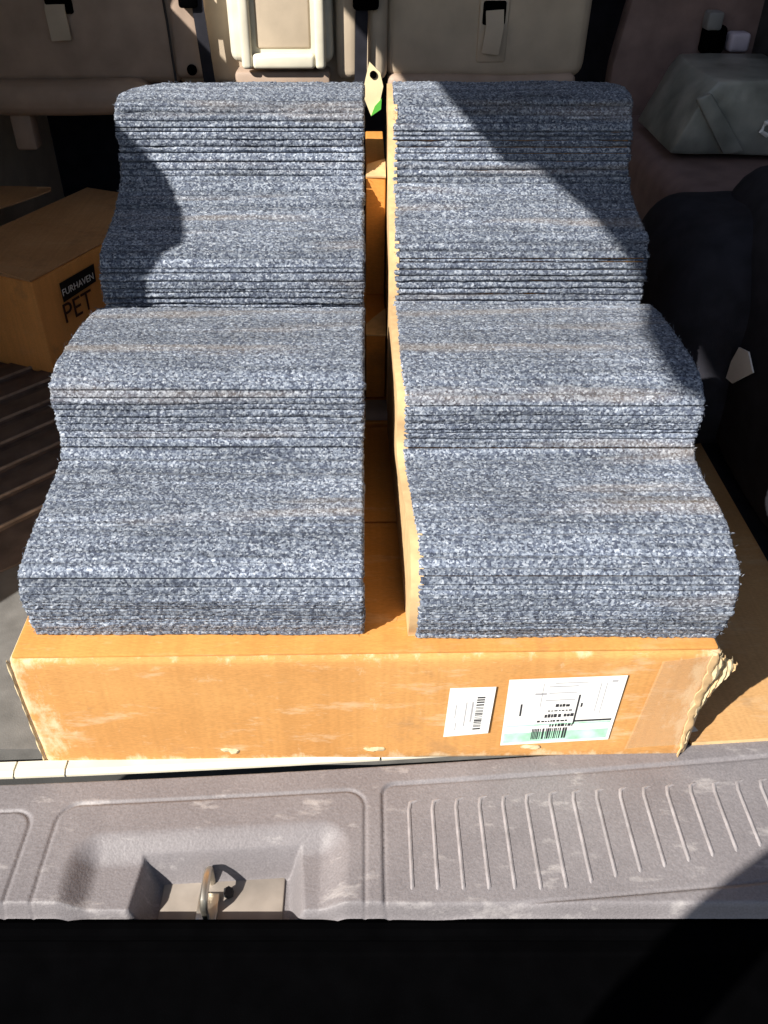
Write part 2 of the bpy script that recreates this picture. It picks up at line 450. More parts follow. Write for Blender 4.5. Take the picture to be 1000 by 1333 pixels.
def carpet_stack(root, prof, xl, xr, pitch, gap, wob, rl=0, rr=0, seed=1):
    g = np.random.default_rng(seed)
    S, C, N = spline(prof, STEP)
    ns = len(S)
    # cut into layers where the running height passes each level
    lev = np.maximum.accumulate(C[:, 1]); edges = np.cumsum(g.uniform(.6, 1.4, 80))*pitch; edges = edges[edges < lev.max()-lev[0]-.30*pitch]
    k = np.searchsorted(edges, lev-lev[0])
    cuts = [0]+[i for i in range(1, ns) if k[i] != k[i-1]]+[ns]
    nx = int(.378/.0017)
    tuft = blur(g.normal(0, 1, (ns, nx)), 1)*.0011
    rows = np.sin(S*2*np.pi/.0062+g.normal(0, .5, ns))[:, None]*.0003
    wave = blur(g.normal(0, 1, (ns//10+3, nx//24+3)), 2)
    wv = np.array([[0.]])
    yi = np.linspace(0, wave.shape[0]-1.001, ns); xi = np.linspace(0, wave.shape[1]-1.001, nx)
    a, b = yi.astype(int), xi.astype(int); fa, fb = (yi-a)[:, None], (xi-b)[None]
    wv = ((wave[a][:, b]*(1-fa)+wave[a+1][:, b]*fa)*(1-fb)+(wave[a][:, b+1]*(1-fa)+wave[a+1][:, b+1]*fa)*fb)*.0022
    for c0, c1 in zip(cuts[:-1], cuts[1:]):
        if c1-c0 < 3: continue
        sl = slice(c0, c1); n = c1-c0
        L = S[c1-1]-S[c0]
        d0 = S[sl]-S[c0]; d1 = S[c1-1]-S[sl]
        gp = g.uniform(*gap)*(1 if g.random() < .6 else .35)*(.25 if C[c0, 1] < .30 else 1)
        prof_h = -gp*np.exp(-(d0/.0017)**2)-gp*np.exp(-(d1/.0017)**2)
        t = np.linspace(0, 1, nx)[None, :]
        y, z = C[sl, 0][:, None], C[sl, 1][:, None]
        x0 = xl(C[sl, 0])[:, None]+g.normal(0, wob*.9); x1 = xr(C[sl, 0])[:, None]+g.normal(0, wob*.9)
        if rl or rr:                                       # rounded back corners
            e = np.clip(C[sl, 0]-(C[-1, 0]-max(rl, rr)), 0, None)[:, None]
            if rl: x0 = x0+rl-np.sqrt(np.clip(rl**2-np.minimum(e, rl)**2, 0, None))*1.0
            if rr: x1 = x1-(rr-np.sqrt(np.clip(rr**2-np.clip(e-max(rl, rr)+rr, 0, rr)**2, 0, None)))
        # frayed ends
        X = x0+(x1-x0)*t
        fr = g.normal(0, .0006, (n, 1)); X = X+fr*(1-t*2)
        # gentle sag of each layer along its length
        ph = g.uniform(0, 6.28); sag = np.sin(t*2*np.pi*g.uniform(.6, 1.6)+ph)*wob*.7
        br = np.interp(np.arange(nx), np.linspace(0, nx, 14), g.uniform(.1, 1.25, 14))*np.interp(np.arange(nx), np.linspace(0, nx, 46), g.uniform(.55, 1.2, 46))
        h = tuft[sl]+rows[sl]+wv[sl]+prof_h[:, None]*br[None]+g.normal(0, wob)+sag
        h[:, 0] -= .003; h[:, -1] -= .003; h[:, 1] -= .001; h[:, -2] -= .001
        Y = y+N[sl, 0][:, None]*h; Z = z+N[sl, 1][:, None]*h
        # tuck the borders inwards so each layer has thickness
        def pad(A, ny, dep=.014):
            A = np.vstack([A[:1]-dep*ny[0], A, A[-1:]-dep*ny[-1]])
            return A
        nyv = N[sl]
        Yp = np.vstack([Y[:1]-nyv[0, 0]*.014, Y, Y[-1:]-nyv[-1, 0]*.014]); Zp = np.vstack([Z[:1]-nyv[0, 1]*.014, Z, Z[-1:]-nyv[-1, 1]*.014])
        Xp = np.vstack([X[:1], X, X[-1:]])
        npd = np.vstack([nyv[:1], nyv, nyv[-1:]])
        Xp = np.hstack([Xp[:, :1], Xp, Xp[:, -1:]])
        mid = slice(1, -1)
        Yp = np.hstack([Yp[:, :1]-npd[:, :1]*.014, Yp, Yp[:, -1:]-npd[:, :1]*.014])
        Zp = np.hstack([Zp[:, :1]-npd[:, 1:]*.014, Zp, Zp[:, -1:]-npd[:, 1:]*.014])
        V = np.stack([Xp, Yp, Zp], -1)
        a_, b_ = V.shape[:2]; idx = np.arange(a_*b_).reshape(a_, b_)
        Fq = np.stack([idx[:-1, :-1], idx[:-1, 1:], idx[1:, 1:], idx[1:, :-1]], -1).reshape(-1, 4)
        np_mesh('carpet_layer', V.reshape(-1, 3), Fq, CARPET, root)
    # stray fibres standing off the pile
    m = 2600
    i = g.integers(2, ns-2, m); tt = g.random(m); tt[:160] = np.where(g.random(160) < .5, g.uniform(0, .006, 160), g.uniform(.994, 1, 160))
    xa, xb = xl(C[i, 0]), xr(C[i, 0])
    if rl: xa = xa+np.where(C[i, 0] > C[-1, 0]-rl, rl*.9, 0)
    if rr: xb = xb-np.where(C[i, 0] > C[-1, 0]-rr, rr*.9, 0)
    p = np.stack([xa+(xb-xa)*tt, C[i, 0], C[i, 1]], 1); nn = np.stack([np.zeros(m), N[i, 0], N[i, 1]], 1)
    d = g.normal(0, 1, (m, 3)); d /= np.linalg.norm(d, axis=1)[:, None]; d = d+nn*.7
    ln = g.uniform(.0012, .0034, m)[:, None]; wd = np.cross(d, g.normal(0, 1, (m, 3))); wd = wd/np.linalg.norm(wd, axis=1)[:, None]*.00028
    q1 = p+d*ln*.5+nn*.0006; q2 = p+d*ln+g.normal(0, .0009, (m, 3))
    V = np.stack([p-wd, p+wd, q1+wd, q1-wd, q2+wd*.5, q2-wd*.5], 1).reshape(-1, 3)
    o6 = (np.arange(m)*6)[:, None]
    Fq = np.concatenate([o6+np.array([[0, 1, 2, 3]]), o6+np.array([[3, 2, 4, 5]])])
    fo = np_mesh('stray_fibres', V, Fq, CARPET, root); fo['kind'] = 'stuff'
    return S, C, N
def core(root, C, N, x0f, x1f, z0, dep, mat, name):
    """solid filling under the layers, following the same stepped outline"""
    P = []
    for i in list(range(0, len(C), 6))+[len(C)-1]:
        q = (C[i, 0]-N[i, 0]*dep, C[i, 1]-N[i, 1]*dep)
        if P and (q[0]-P[-1][0])*N[i, 1]-(q[1]-P[-1][1])*N[i, 0] <= .0005: continue
        P.append(q)
    P = [(y, max(z, z0)) for y, z in P]
    P = P+[(P[-1][0], z0), (P[0][0], z0)]
    P = [p for i, p in enumerate(P) if i == 0 or math.dist(p, P[i-1]) > 1e-4]
    b = bmesh.new(); n = len(P)
    A = [b.verts.new((x0f(y), y, z)) for y, z in P]; B = [b.verts.new((x1f(y), y, z)) for y, z in P]
    for i in range(n):
        j = (i+1) % n; b.faces.new((A[i], B[i], B[j], A[j]))
    from mathutils.geometry import tessellate_polygon
    for t3 in tessellate_polygon([[Vector((p[0], p[1], 0)) for p in P]]):
        b.faces.new([A[i] for i in t3]); b.faces.new([B[i] for i in t3])
    return obj(name, b, mat, root, sharp=30)
BACKING = mat_simple('grey_carpet_backing', (.07, .075, .09), .95, .1, var=.3, scale=90)

FL = [(.6765, .1985), (.674, .217), (.671, .238), (.670, .262), (.675, .280), (.690, .292), (.730, .301), (.778, .306), (.832, .309), (.860, .315), (.875, .328), (.880, .348), (.880, .379), (.885, .398), (.897, .408), (.929, .416), (.988, .4165), (1.049, .411), (1.118, .402)]
FR = [(.675, .1985), (.664, .225), (.660, .248), (.661, .272), (.669, .292), (.684, .305), (.714, .315), (.760, .320), (.818, .3205), (.852, .325), (.864, .337), (.864, .357), (.863, .377), (.870, .396), (.888, .407), (.928, .4155), (.992, .416), (1.045, .414), (1.118, .405)]
BL = [(1.155, .345), (1.152, .370), (1.150, .405), (1.153, .432), (1.175, .456), (1.233, .470), (1.290, .483), (1.333, .505), (1.358, .541), (1.362, .574), (1.370, .594), (1.388, .609), (1.42, .616), (1.478, .620)]
BR = [(1.158, .345), (1.157, .37), (1.158, .40), (1.165, .436), (1.174, .460), (1.203, .478), (1.262, .491), (1.314, .510), (1.340, .538), (1.352, .568), (1.367, .594), (1.386, .609), (1.42, .616), (1.478, .619)]
G = 'piles of grey carpet treads'
def xleft_r(y): return np.interp(y, [.72, .92], [.058, .0435])
cst = lambda c: (lambda y: np.full_like(np.asarray(y, float), c))
stacks = [
 ('front_left', FL, cst(-.378), cst(-.001), .0085, (.0006, .0040), .0006, 0, 0, 11, (-.19, .9, .197),
  'lit two-step pile of grey-blue carpet treads at the carton front, beside the left carton'),
 ('front_right', FR, xleft_r, cst(.404), .0085, (.0006, .0040), .0006, 0, 0, 12, (.23, .9, .197),
  'front pile of grey-blue carpet treads above the two white labels, with tan board edge'),
 ('rear_left', BL, cst(-.378), cst(-.001), .0082, (.0015, .0080), .0011, .075, 0, 13, (-.19, 1.3, .2035),
  'rear pile of grey carpet treads with a rounded corner and small shadow on its left'),
 ('rear_right', BR, xleft_r, cst(.404), .0082, (.0015, .0080), .0011, 0, .032, 14, (.23, 1.3, .2035),
  'rear pile of carpet treads half in dark diagonal shadow, nearest the black bag'),
]
for key, prof, xl, xr, pitch, gap, wob, rl, rr, seed, loc, lab in stacks:
    t = thing('carpet_tread_stack', lab, 'carpet stack', loc, G)
    S, C, N = carpet_stack(t, prof, xl, xr, pitch, gap, wob, rl, rr, seed)
    right = 'right' in key; Z0 = .1975 if 'front' in key else .2037
    m = 60 if (rl or rr) else 0
    Cc, Nc = (C[:-m], N[:-m]) if m else (C, N)
    core(t, Cc, Nc, lambda y: float(xl(y))+.006, lambda y: float(xr(y))-(.004 if right else .006), Z0, .010, CARD_IN if right else BACKING, 'core')
    if right:
        core(t, C, N, lambda y: float(xl(y))-.0085, lambda y: float(xl(y))+.0055, Z0, .0022, CARD_EDGE, 'side_board')

# ------------------------------------------------------------------ cartons under the stacks
def rotz(a, c): return Matrix.Translation(c) @ Matrix.Rotation(a, 4, 'Z') @ Matrix.Translation(-Vector(c))
YF = .649                                                   # front face of the main carton
MC = rotz(.017, Vector((0, YF, 0)))
A = thing('main_carton', 'long scuffed cardboard carton with two white labels carrying the front carpet piles', 'carton', (0, .89, 0))
b = box(-.402, .408, YF, 1.128, .0005, .1925, .0085, 3); bmesh.ops.subdivide_edges(b, edges=[e for e in b.edges if e.calc_length() > .1], cuts=14, use_grid_fill=True)
jitter(b, .0016, 9, 0, 3); bmesh.ops.transform(b, matrix=MC, verts=b.verts)
obj('body', b, CARD, A)
for y0, y1 in ((YF+.0045, .886), (.890, 1.126)):
    b = box(-.397, .402, y0, y1, .1915, .1965, .0022, 2); bmesh.ops.transform(b, matrix=MC, verts=b.verts)
    obj('flap', b, CARD_FLAP, A)
def fp(u, v, off=0):                                        # a pixel of the carton front -> point on that face
    p = at_y(u, v, YF); y = YF+.017*p.x
    q = at_y(u, v, y); return Vector((q.x, q.y-off, q.z))
def quad_front(cs, off, th, mat, parent, name, n=(6, 4), wob=0):
    g = []
    for i in range(n[0]+1):
        r = []
        for j in range(n[1]+1):
            a, c = i/n[0], j/n[1]
            top = Vector(cs[0]).lerp(Vector(cs[1]), a); bot = Vector(cs[3]).lerp(Vector(cs[2]), a); p = top.lerp(bot, c)
            q = fp(p.x, p.y, off+wob*(math.sin(a*5+c*3)*.5+.5)); r.append(q)
        g.append(r)
    return obj(name, sheet(g, th), mat, parent)
def front_print(poly_list, off, mat, parent, name):
    b = bmesh.new()
    for cs in poly_list:
        f = [b.verts.new(fp(*c, off)) for c in cs]; k = [b.verts.new(fp(*c, off-.0003)) for c in cs]
        b.faces.new(f); b.faces.new(k[::-1])
        for i in range(4):
            j = (i+1) % 4; b.faces.new((f[i], k[i], k[j], f[j]))
    o = obj(name, b, mat, parent, shade=False); o['kind'] = 'stuff'; return o
LC1 = [(586, 894), (646, 892), (635, 952), (577, 957)]
LC2 = [(663, 883), (817, 877), (791, 960), (651, 968)]
l1 = quad_front(LC1, .0024, .0004, WHITE, A, 'label'); l1['label'] = 'small white label printed with a short sideways barcode'
l2 = quad_front(LC2, .0024, .0004, WHITE, A, 'label'); l2['label'] = 'large white shipping label with barcode and green band'
def luv(cs, a, c):
    t = Vector(cs[0]).lerp(Vector(cs[1]), a); bt = Vector(cs[3]).lerp(Vector(cs[2]), a); p = t.lerp(bt, c); return (p.x, p.y)
def bar(cs, a0, a1, c0, c1): return [luv(cs, a0, c0), luv(cs, a1, c0), luv(cs, a1, c1), luv(cs, a0, c1)]
OFF = .0030
random.seed(5)
bars = []; c = .20
while c < .90:
    h = random.choice((.012, .02, .03)); bars.append(bar(LC1, .63, .80, c, c+h)); c += h+random.choice((.012, .02, .028))
front_print(bars, OFF, INK, l1, 'barcode')
front_print([bar(LC1, .53, .57, .30, .72), bar(LC1, .40, .425, .30, .80), bar(LC1, .18, .20, .35, .62), bar(LC1, .22, .24, .72, .88)], OFF, GREY_INK, l1, 'print')
# the shipping label: green band along the bottom, barcode and small lines
front_print([bar(LC2, .02, .97, .82, .965), bar(LC2, .03, .97, .70, .725)], OFF, GREEN_INK, l2, 'green_band')
bars = []; a = .27
while a < .60:
    w = random.choice((.006, .010, .016)); bars.append(bar(LC2, a, a+w, .77, .93)); a += w+random.choice((.007, .011, .016))
front_print(bars, OFF+.0004, INK, l2, 'barcode')
small = []
for k, (cc, hh, a, a1) in enumerate(((.40, .045, .44, .56), (.49, .022, .38, .60), (.55, .055, .36, .50), (.55, .05, .53, .61), (.645, .028, .30, .58), (.70, .05, .42, .62))):
    while a < a1:
        w = random.uniform(.010, .034); small.append(bar(LC2, a, min(a+w, a1+.01), cc+random.uniform(0, .01), cc+hh)); a += w+random.uniform(.006, .014)
small += [bar(LC2, .625, .64, .27, .72), bar(LC2, .66, .675, .40, .46), bar(LC2, .13, .145, .38, .56), bar(LC2, .63, .97, .665, .690)]
front_print(small, OFF+.0002, INK, l2, 'print')
front_print([bar(LC2, .35, .60, .12, .135), bar(LC2, .40, .68, .07, .082), bar(LC2, .36, .60, .22, .235), bar(LC2, .34, .60, .33, .345), bar(LC2, .30, .305, .08, .46),
             bar(LC2, .79, .797, .10, .55), bar(LC2, .84, .846, .10, .60), bar(LC2, .24, .34, .22, .25), bar(LC2, .88, .93, .06, .09)], OFF+.0001, GREY_INK, l2, 'fine_lines')
# clear tape round the right end
quad_front([(862, 858), (925, 851), (880, 966), (812, 972)], .0028, .0003, TAPE, A, 'tape', (8, 10), .0012)
# torn, splayed corner on the right: layers of liner peeled open
for k in range(8):
    g = []; ln = (1.0, .96, .78, .62, .50, .44, .38, .70)[k]; st_ = (0, .01, .03, .05, .09, .12, .16, .24)[k]
    for i in range(41):
        f = st_+(ln-st_)*i/40
        bump = math.exp(-((f-.20)/.19)**2)
        z = .1935-.187*f
        xe = .397+.0022*k+(.003+.0030*k)*bump+.0011*math.sin(f*31+k*2.2)+(.0022*math.sin(f*13+k) if k > 1 else 0)
        ye = YF+.0055+.0026*k+.0025*math.sin(f*19+k*1.3)*(k > 0)
        w = (.0075 if k < 2 else .0052)*(1-.8*max(0, (f-st_)/(ln-st_)-.6)/.4)*(.7+.5*abs(math.sin(f*21+k*4)))
        g.append([(xe-w, ye-(.0048 if k == 0 else .001), z), (xe-.2*w, ye-.0042, z-.0008), (xe+w*.3, ye-.0022, z-.001), (xe+w*.6, ye+.002, z-.002)])
    bb = sheet(g, .0009); jitter(bb, .0012, 170, 0, k)
    obj('torn_layer', bb, CARD_TORN if k % 3 else CARD_EDGE, A)
for k, (u, v) in enumerate([(300, 977), (486, 975), (690, 972)]):           # ragged nicks at the bottom fold
    p = fp(u, v)
    bb = bmesh.new(); bmesh.ops.create_icosphere(bb, subdivisions=2, radius=1)
    for q in bb.verts: q.co = Vector((q.co.x*.013, q.co.y*.0025, q.co.z*.0035))+p
    jitter(bb, .0035, 150, 0, k); obj('torn_nick', bb, CARD_TORN, A)
# whitened, bruised fold of the left corner
for k in range(1):
    g = []
    for i in range(30):
        f = i/29; z = .191-.187*f
        x = -.4025+.013*k+.004*k*f
        w = .0022*(.4+abs(math.sin(f*17+k*2.1)))*(1 if k == 0 else .5)
        yy = YF+.017*x+(.003 if k == 0 else 0)
        g.append([(x-w, yy+.0006, z), (x, yy-.0020, z), (x+w, yy-.0004, z)])
    bb = sheet(g, .001); jitter(bb, .0007, 220, 0, k); obj('bruised_fold', bb, CARD_TORN, A)

Bc = thing('rear_carton', 'plain brown carton under the rear carpet piles, seen in the gap', 'carton', (0, 1.4, 0))
obj('body', jitter(box(-.375, .398, 1.136, 1.66, .0005, .2010, .006, 2), .0008, 9, 3, 8), CARD_IN, Bc)
obj('paper_patch', box(.001, .045, 1.138, 1.2, .2012, .2022), mat_simple('grey_paper', (.30, .27, .26), .8, .2), Bc)
sp = thing('cardboard_filler', 'stepped cardboard filler wedged in the gap between the rear piles', 'cardboard', (.016, 1.4, .2035))
obj('lower_step', box(.0015, .0325, 1.205, 1.62, .2035, .3165, .0012, 1), CARD_IN, sp)
obj('upper_step', box(.0015, .0325, 1.352, 1.62, .3175, .5110, .0012, 1), CARD_IN, sp)
obj('tab', sheet([[(.002, 1.202, .318), (.033, 1.199, .3185)], [(.002, 1.235, .319), (.033, 1.240, .322)], [(.012, 1.250, .322), (.033, 1.268, .331)]], -.003), CARD_EDGE, sp)  # paler card stands in for sunlight that cannot reach this tab
obj('top_tab', sheet([[(.0015, 1.350, .512), (.0325, 1.348, .512)], [(.004, 1.385, .520), (.0325, 1.405, .523)]], -.0025), CARD_EDGE, sp)

# cardboard lying flat on the right
fs = thing('cardboard_sheet', 'flat cardboard sheet on the floor right of the torn carton corner', 'cardboard', (.53, 1, 0))
g = []
for i in range(17):
    r = []
    for j in range(9):
        a, c = i/16, j/8
        x = .418+.228*c+.002*math.sin(a*6); y = .668+.07*(x-.4)+(1.38-.668)*a
        r.append((x, y, .0085+.003*math.sin(a*5+c*4)+.010*max(0, c-.8)*a))
    g.append(r)
obj('board', sheet(g, -.0055), CARD_SHEET, fs)
obj('cut_edge', sheet([[(.418+.228*c/8, .6665+.07*(.018+.228*c/8), .004), (.418+.228*c/8, .6675+.07*(.018+.228*c/8), .0105)] for c in range(9)], .001), CARD_EDGE, fs)

# carton on the left, turned, with a black printed panel
e1 = Vector((.40, .9165, 0)); e2 = Vector((-.9165, .40, 0)); K0 = Vector((-.678, 1.641, 0)); H = .221
LCt = thing('side_carton', 'closed brown carton with black printed panel beside the rear left pile', 'carton', K0)
def kp(a, b_, z): return K0+e1*a+e2*b_+Vector((0, 0, z))
M = Matrix(((e2.x, e1.x, 0, K0.x), (e2.y, e1.y, 0, K0.y), (0, 0, 1, 0), (0, 0, 0, 1)))
obj('body', jitter(box(.0, .285, .0, .54, .0005, H-.004, .006, 2, M=M), .0014, 7, 3, 5), CARD_SIDE, LCt)
b = box(.002, .283, .001, .268, H-.0045, H, .0015, 1, M=M); obj('flap', b, CARD_BACK, LCt)
b = box(.002, .283, .271, .539, H-.0045, H, .0015, 1, M=M); obj('flap', b, CARD_BACK, LCt)
# raised front lip with a dark slot beneath
g = [[kp(-.004, .285*i/8, H+.001+.012*math.sin(i/8*2.6)), kp(.045, .285*i/8, H+.002+.004*math.sin(i/8*2.6))] for i in range(9)]
obj('front_lip', sheet(g, -.003), CARD_BACK, LCt)
def side_pt(u, v, off):                                      # pixel on the carton's right side -> point
    n = -e2; d = _ray(u, v); o = Vector((0, 0, CAM_Z)); P0 = K0+n*off
    return o+d*((P0-o).dot(n)/d.dot(n))
def side_quad(cs, off, mat, parent, name):
    b = bmesh.new(); f = [b.verts.new(side_pt(*c, off)) for c in cs]; k = [b.verts.new(side_pt(*c, off-.001)) for c in cs]
    b.faces.new(f); b.faces.new(k[::-1])
    for i in range(4): b.faces.new((f[i], k[i], k[(i+1) % 4], f[(i+1) % 4]))
    return obj(name, b, mat, parent, shade=False)
pn = side_quad([(77, 369), (122, 343), (125, 366), (83, 394)], .0042, mat_simple('black_print', (.012, .010, .012), .6, .2), LCt, 'printed_panel')
def side_text(s, u, v, size, mat, parent, off):
    cu = bpy.data.curves.new('text', 'FONT'); cu.body = s; cu.size = size; cu.extrude = .0003
    to = bpy.data.objects.new('text', cu); col.objects.link(to)
    dg = bpy.context.evaluated_depsgraph_get(); me = bpy.data.meshes.new_from_object(to.evaluated_get(dg))
    bpy.data.objects.remove(to)
    p = side_pt(u, v, off); n = -e2
    Mt = Matrix(((e1.x, 0, n.x, p.x), (e1.y, 0, n.y, p.y), (0, 1, 0, p.z), (0, 0, 0, 1)))
    b = bmesh.new(); b.from_mesh(me); bmesh.ops.transform(b, matrix=Mt, verts=b.verts)
    return obj('lettering', b, mat, parent, shade=False)
side_text('FURHAVEN', 82, 386, .021, WHITE, pn, .0050)
side_text('PET', 85, 422, .062, mat_simple('dark_brown_ink', (.06, .025, .02), .7, .2), LCt, .0045)
lp = thing('loose_cardboard', 'loose brown cardboard piece behind the side carton at the left edge', 'cardboard', (-.9, 2.0, .23))
g = [[at_z(u, v0+(v1-v0)*j/4, .236+.004*math.sin(u*.05+j)) for j in range(5)] for u, v0, v1 in ((-70, 243, 300), (-35, 242, 285), (0, 242, 270), (25, 242, 262), (48, 243, 254), (66, 243, 247))]
obj('board', sheet(g, .004 if (Vector(g[-1][0])-Vector(g[0][0])).cross(Vector(g[0][-1])-Vector(g[0][0])).z > 0 else -.004), CARD_BACK, lp)
# ridged mat left of the load
mt = thing('floor_mat', 'dark brown ridged rubber mat on the floor left of the carton', 'mat', (-.65, 1.3, 0))
obj('base', prism([(-.95, .88), (-.60, .99), (-.42, 1.14), (-.42, 2.1), (-.95, 2.1)], 'z', -.001, .003), MAT, mt)
for k in range(7):
    y = 1.00+.115*k
    p0 = Vector((-.94, y-.20, .003)); p1 = Vector((-.44, y+.33, .003))
    if y-.2 < .9: p0 = p0.lerp(p1, (.95-(y-.2))/.53*.9+.08)
    d = (p1-p0); 
    b = bmesh.new(); tube([p0, p0+d*.02+Vector((0, 0, .001)), p0+d*.5, p1], 0, flat=(.058, .012), bm=b)
    bmesh.ops.bevel(b, geom=b.edges[:], offset=.003, segments=2, profile=.5, affect='EDGES')
    rg = obj('slat', b, MAT, mt)
    off = Vector((.5, -.47, 0)).normalized()*.026+Vector((0, 0, .0075))
    obj('lit_edge_lip', tube([p0+d*.03+off, p0+d*.5+off, p0+d*.98+off], .0032, 6), RIDGE, rg)  # thin pale line painting the lit edge of the slat

# ------------------------------------------------------------------ seats across the back
YS = 2.20
def seat_block(u0, u1, v0, v1, y0, th, bev, amp, seed, ztop=None):
    a = at_y(u0, v1, y0); c = at_y(u1, v0, y0)
    return jitter(box(a.x, c.x, y0, y0+th, a.z, ztop or c.z, bev, 4), amp, 4, 2, seed)
s1 = thing('car_seat', 'shaded brown seat back at the left above the dark gap', 'car seat', (-.7, YS, 0))
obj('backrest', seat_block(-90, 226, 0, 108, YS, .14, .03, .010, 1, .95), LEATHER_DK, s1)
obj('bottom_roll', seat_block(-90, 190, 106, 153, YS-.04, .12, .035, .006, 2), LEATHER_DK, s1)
a = at_y(77, 10, YS-.004)
b = box(a.x-.030, a.x+.030, YS-.010, YS+.01, a.z-.012, a.z+.05, .004); obj('slot', b, PLASTIC_BLACK, s1)
a = at_y(77, 32, YS-.004)
obj('strap', tube([(a.x, YS+.004, a.z+.06), (a.x, YS-.014, a.z+.03), (a.x+.003, YS-.016, a.z-.03)], 0, flat=(.045, .004), up=Vector((0, 1, 0))), LEATHER, s1)
a = at_y(27, 168, YS); obj('foot', box(a.x-.022, a.x+.03, YS, YS+.05, a.z-.05, a.z+.04, .008), LEATHER_DK, s1)
a = at_y(222, 50, YS-.01); obj('seam', tube([(a.x, YS-.004, .46), (a.x-.004, YS-.004, .60), (a.x-.02, YS-.004, .85)], .003, 6), DARKTRIM, s1)

s2 = thing('car_seat', 'narrow middle seat back with sunlit cream folding armrest', 'car seat', (-.19, YS, 0))
obj('backrest', seat_block(231, 494, 0, 112, YS+.035, .12, .02, .006, 3, .95), LEATHER, s2)
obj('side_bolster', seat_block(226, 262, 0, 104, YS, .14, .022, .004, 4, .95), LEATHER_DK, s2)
obj('side_bolster', seat_block(438, 468, 0, 106, YS-.01, .12, .02, .004, 5, .95), LEATHER, s2)
arm = seat_block(300, 432, 0, 84, YS-.03, .12, .022, .003, 6, .95); arm = obj('armrest', arm, CREAM, s2)
a = at_y(332, 66, YS-.03); c = at_y(405, 0, YS-.03)
for nm, (x0, x1, z0, z1) in {'frame_left': (a.x-.03, a.x-.006, a.z-.035, .93), 'frame_right': (c.x+.006, c.x+.030, a.z-.035, .93), 'frame_bottom': (a.x-.005, c.x+.005, a.z-.035, a.z-.004)}.items():
    obj('armrest_rim', box(x0, x1, YS-.052, YS-.02, z0, z1, .008, 3), CREAM, arm)
obj('inset_panel', box(a.x+.004, c.x-.004, YS-.034, YS-.02, a.z+.004, .92, .006, 3), LEATHER, arm)
a = at_y(306, 92, YS-.02); c = at_y(430, 112, YS-.02)
obj('base_trim', box(a.x, c.x, YS-.03, YS+.05, c.z-.03, a.z, .008, 2), LEATHER_DK, s2)
a = at_y(262, 50, YS-.02)
obj('seat_belt', tube([(a.x-.012, YS-.012, a.z+.3), (a.x, YS-.016, a.z+.05), (a.x+.010, YS-.016, a.z-.12)], 0, flat=(.026, .004), up=Vector((0, 1, 0))), BLACK, s2)
a = at_y(249, 92, YS-.02); b = bmesh.new(); bmesh.ops.create_uvsphere(b, u_segments=12, v_segments=8, radius=.012); bmesh.ops.translate(b, verts=b.verts, vec=(a.x, YS-.01, a.z)); obj('buckle', b, PLASTIC_BLACK, s2)
a = at_y(250, 2, YS-.02); obj('release_lever', box(a.x-.03, a.x+.012, YS-.03, YS+.01, a.z-.012, a.z+.03, .006), PLASTIC_BLACK, s2)
a = at_y(471, 50, YS-.02)
obj('seat_belt', tube([(a.x, YS-.030, a.z+.3), (a.x, YS-.034, a.z+.05), (a.x-.004, YS-.034, a.z-.14)], 0, flat=(.028, .004), up=Vector((0, 1, 0))), BLACK, s2)
a = at_y(477, 4, YS-.03); obj('belt_guide', box(a.x-.03, a.x+.028, YS-.05, YS, a.z-.012, a.z+.04, .008), PLASTIC_BLACK, s2)

s3 = thing('car_seat', 'wide beige seat back at the right with a slot and short strap', 'car seat', (.3, YS, 0))
obj('backrest', seat_block(499, 776, 0, 106, YS, .14, .034, .008, 7, .95), LEATHER, s3)
obj('side_bolster', seat_block(478, 506, 0, 108, YS-.02, .12, .022, .004, 8, .95), LEATHER, s3)
a = at_y(643, 20, YS); obj('slot', box(a.x-.026, a.x+.026, YS-.012, YS+.01, a.z-.018, a.z+.03, .005), PLASTIC_BLACK, s3)
obj('slot_frame', box(a.x-.034, a.x+.034, YS-.007, YS+.01, a.z-.095, a.z+.038, .006), LEATHER, s3)
obj('strap', tube([(a.x, YS-.012, a.z+.012), (a.x+.002, YS-.020, a.z-.02), (a.x-.004, YS-.016, a.z-.075)], 0, flat=(.040, .004), up=Vector((0, 1, 0))), LEATHER, s3)
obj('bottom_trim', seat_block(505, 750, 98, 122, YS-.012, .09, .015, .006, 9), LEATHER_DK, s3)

# hang tag standing in the gap
tg = thing('hang_tag', 'small cream paper tag with green tip at the gap top', 'paper tag', (.012, 1.6, .512))
P = [at_y(u, v, 1.6) for u, v in [(483, 150), (472, 122), (476, 102), (481, 80), (495, 94), (499, 112), (493, 140)]]
obj('card', prism([(p.x, p.z) for p in P], 'y', 1.598, 1.601), mat_simple('cream_card', (.80, .68, .42), .7, .2, var=.12), tg)
P = [at_y(u, v, 1.597) for u, v in [(483, 151), (488, 138), (497, 128), (496, 142)]]
obj('green_tip', prism([(p.x, p.z) for p in P], 'y', 1.5955, 1.5975), mat_simple('green_card', (.10, .45, .06), .6, .3), tg)
p = at_y(486, 97, 1.597); b = bmesh.new(); bmesh.ops.create_cone(b, cap_ends=True, segments=14, radius1=.0062, radius2=.0062, depth=.002, matrix=Matrix.Translation((p.x, 1.5965, p.z)) @ Matrix.Rotation(R(90), 4, 'X'))
obj('eyelet', b, PLASTIC_BLACK, tg)

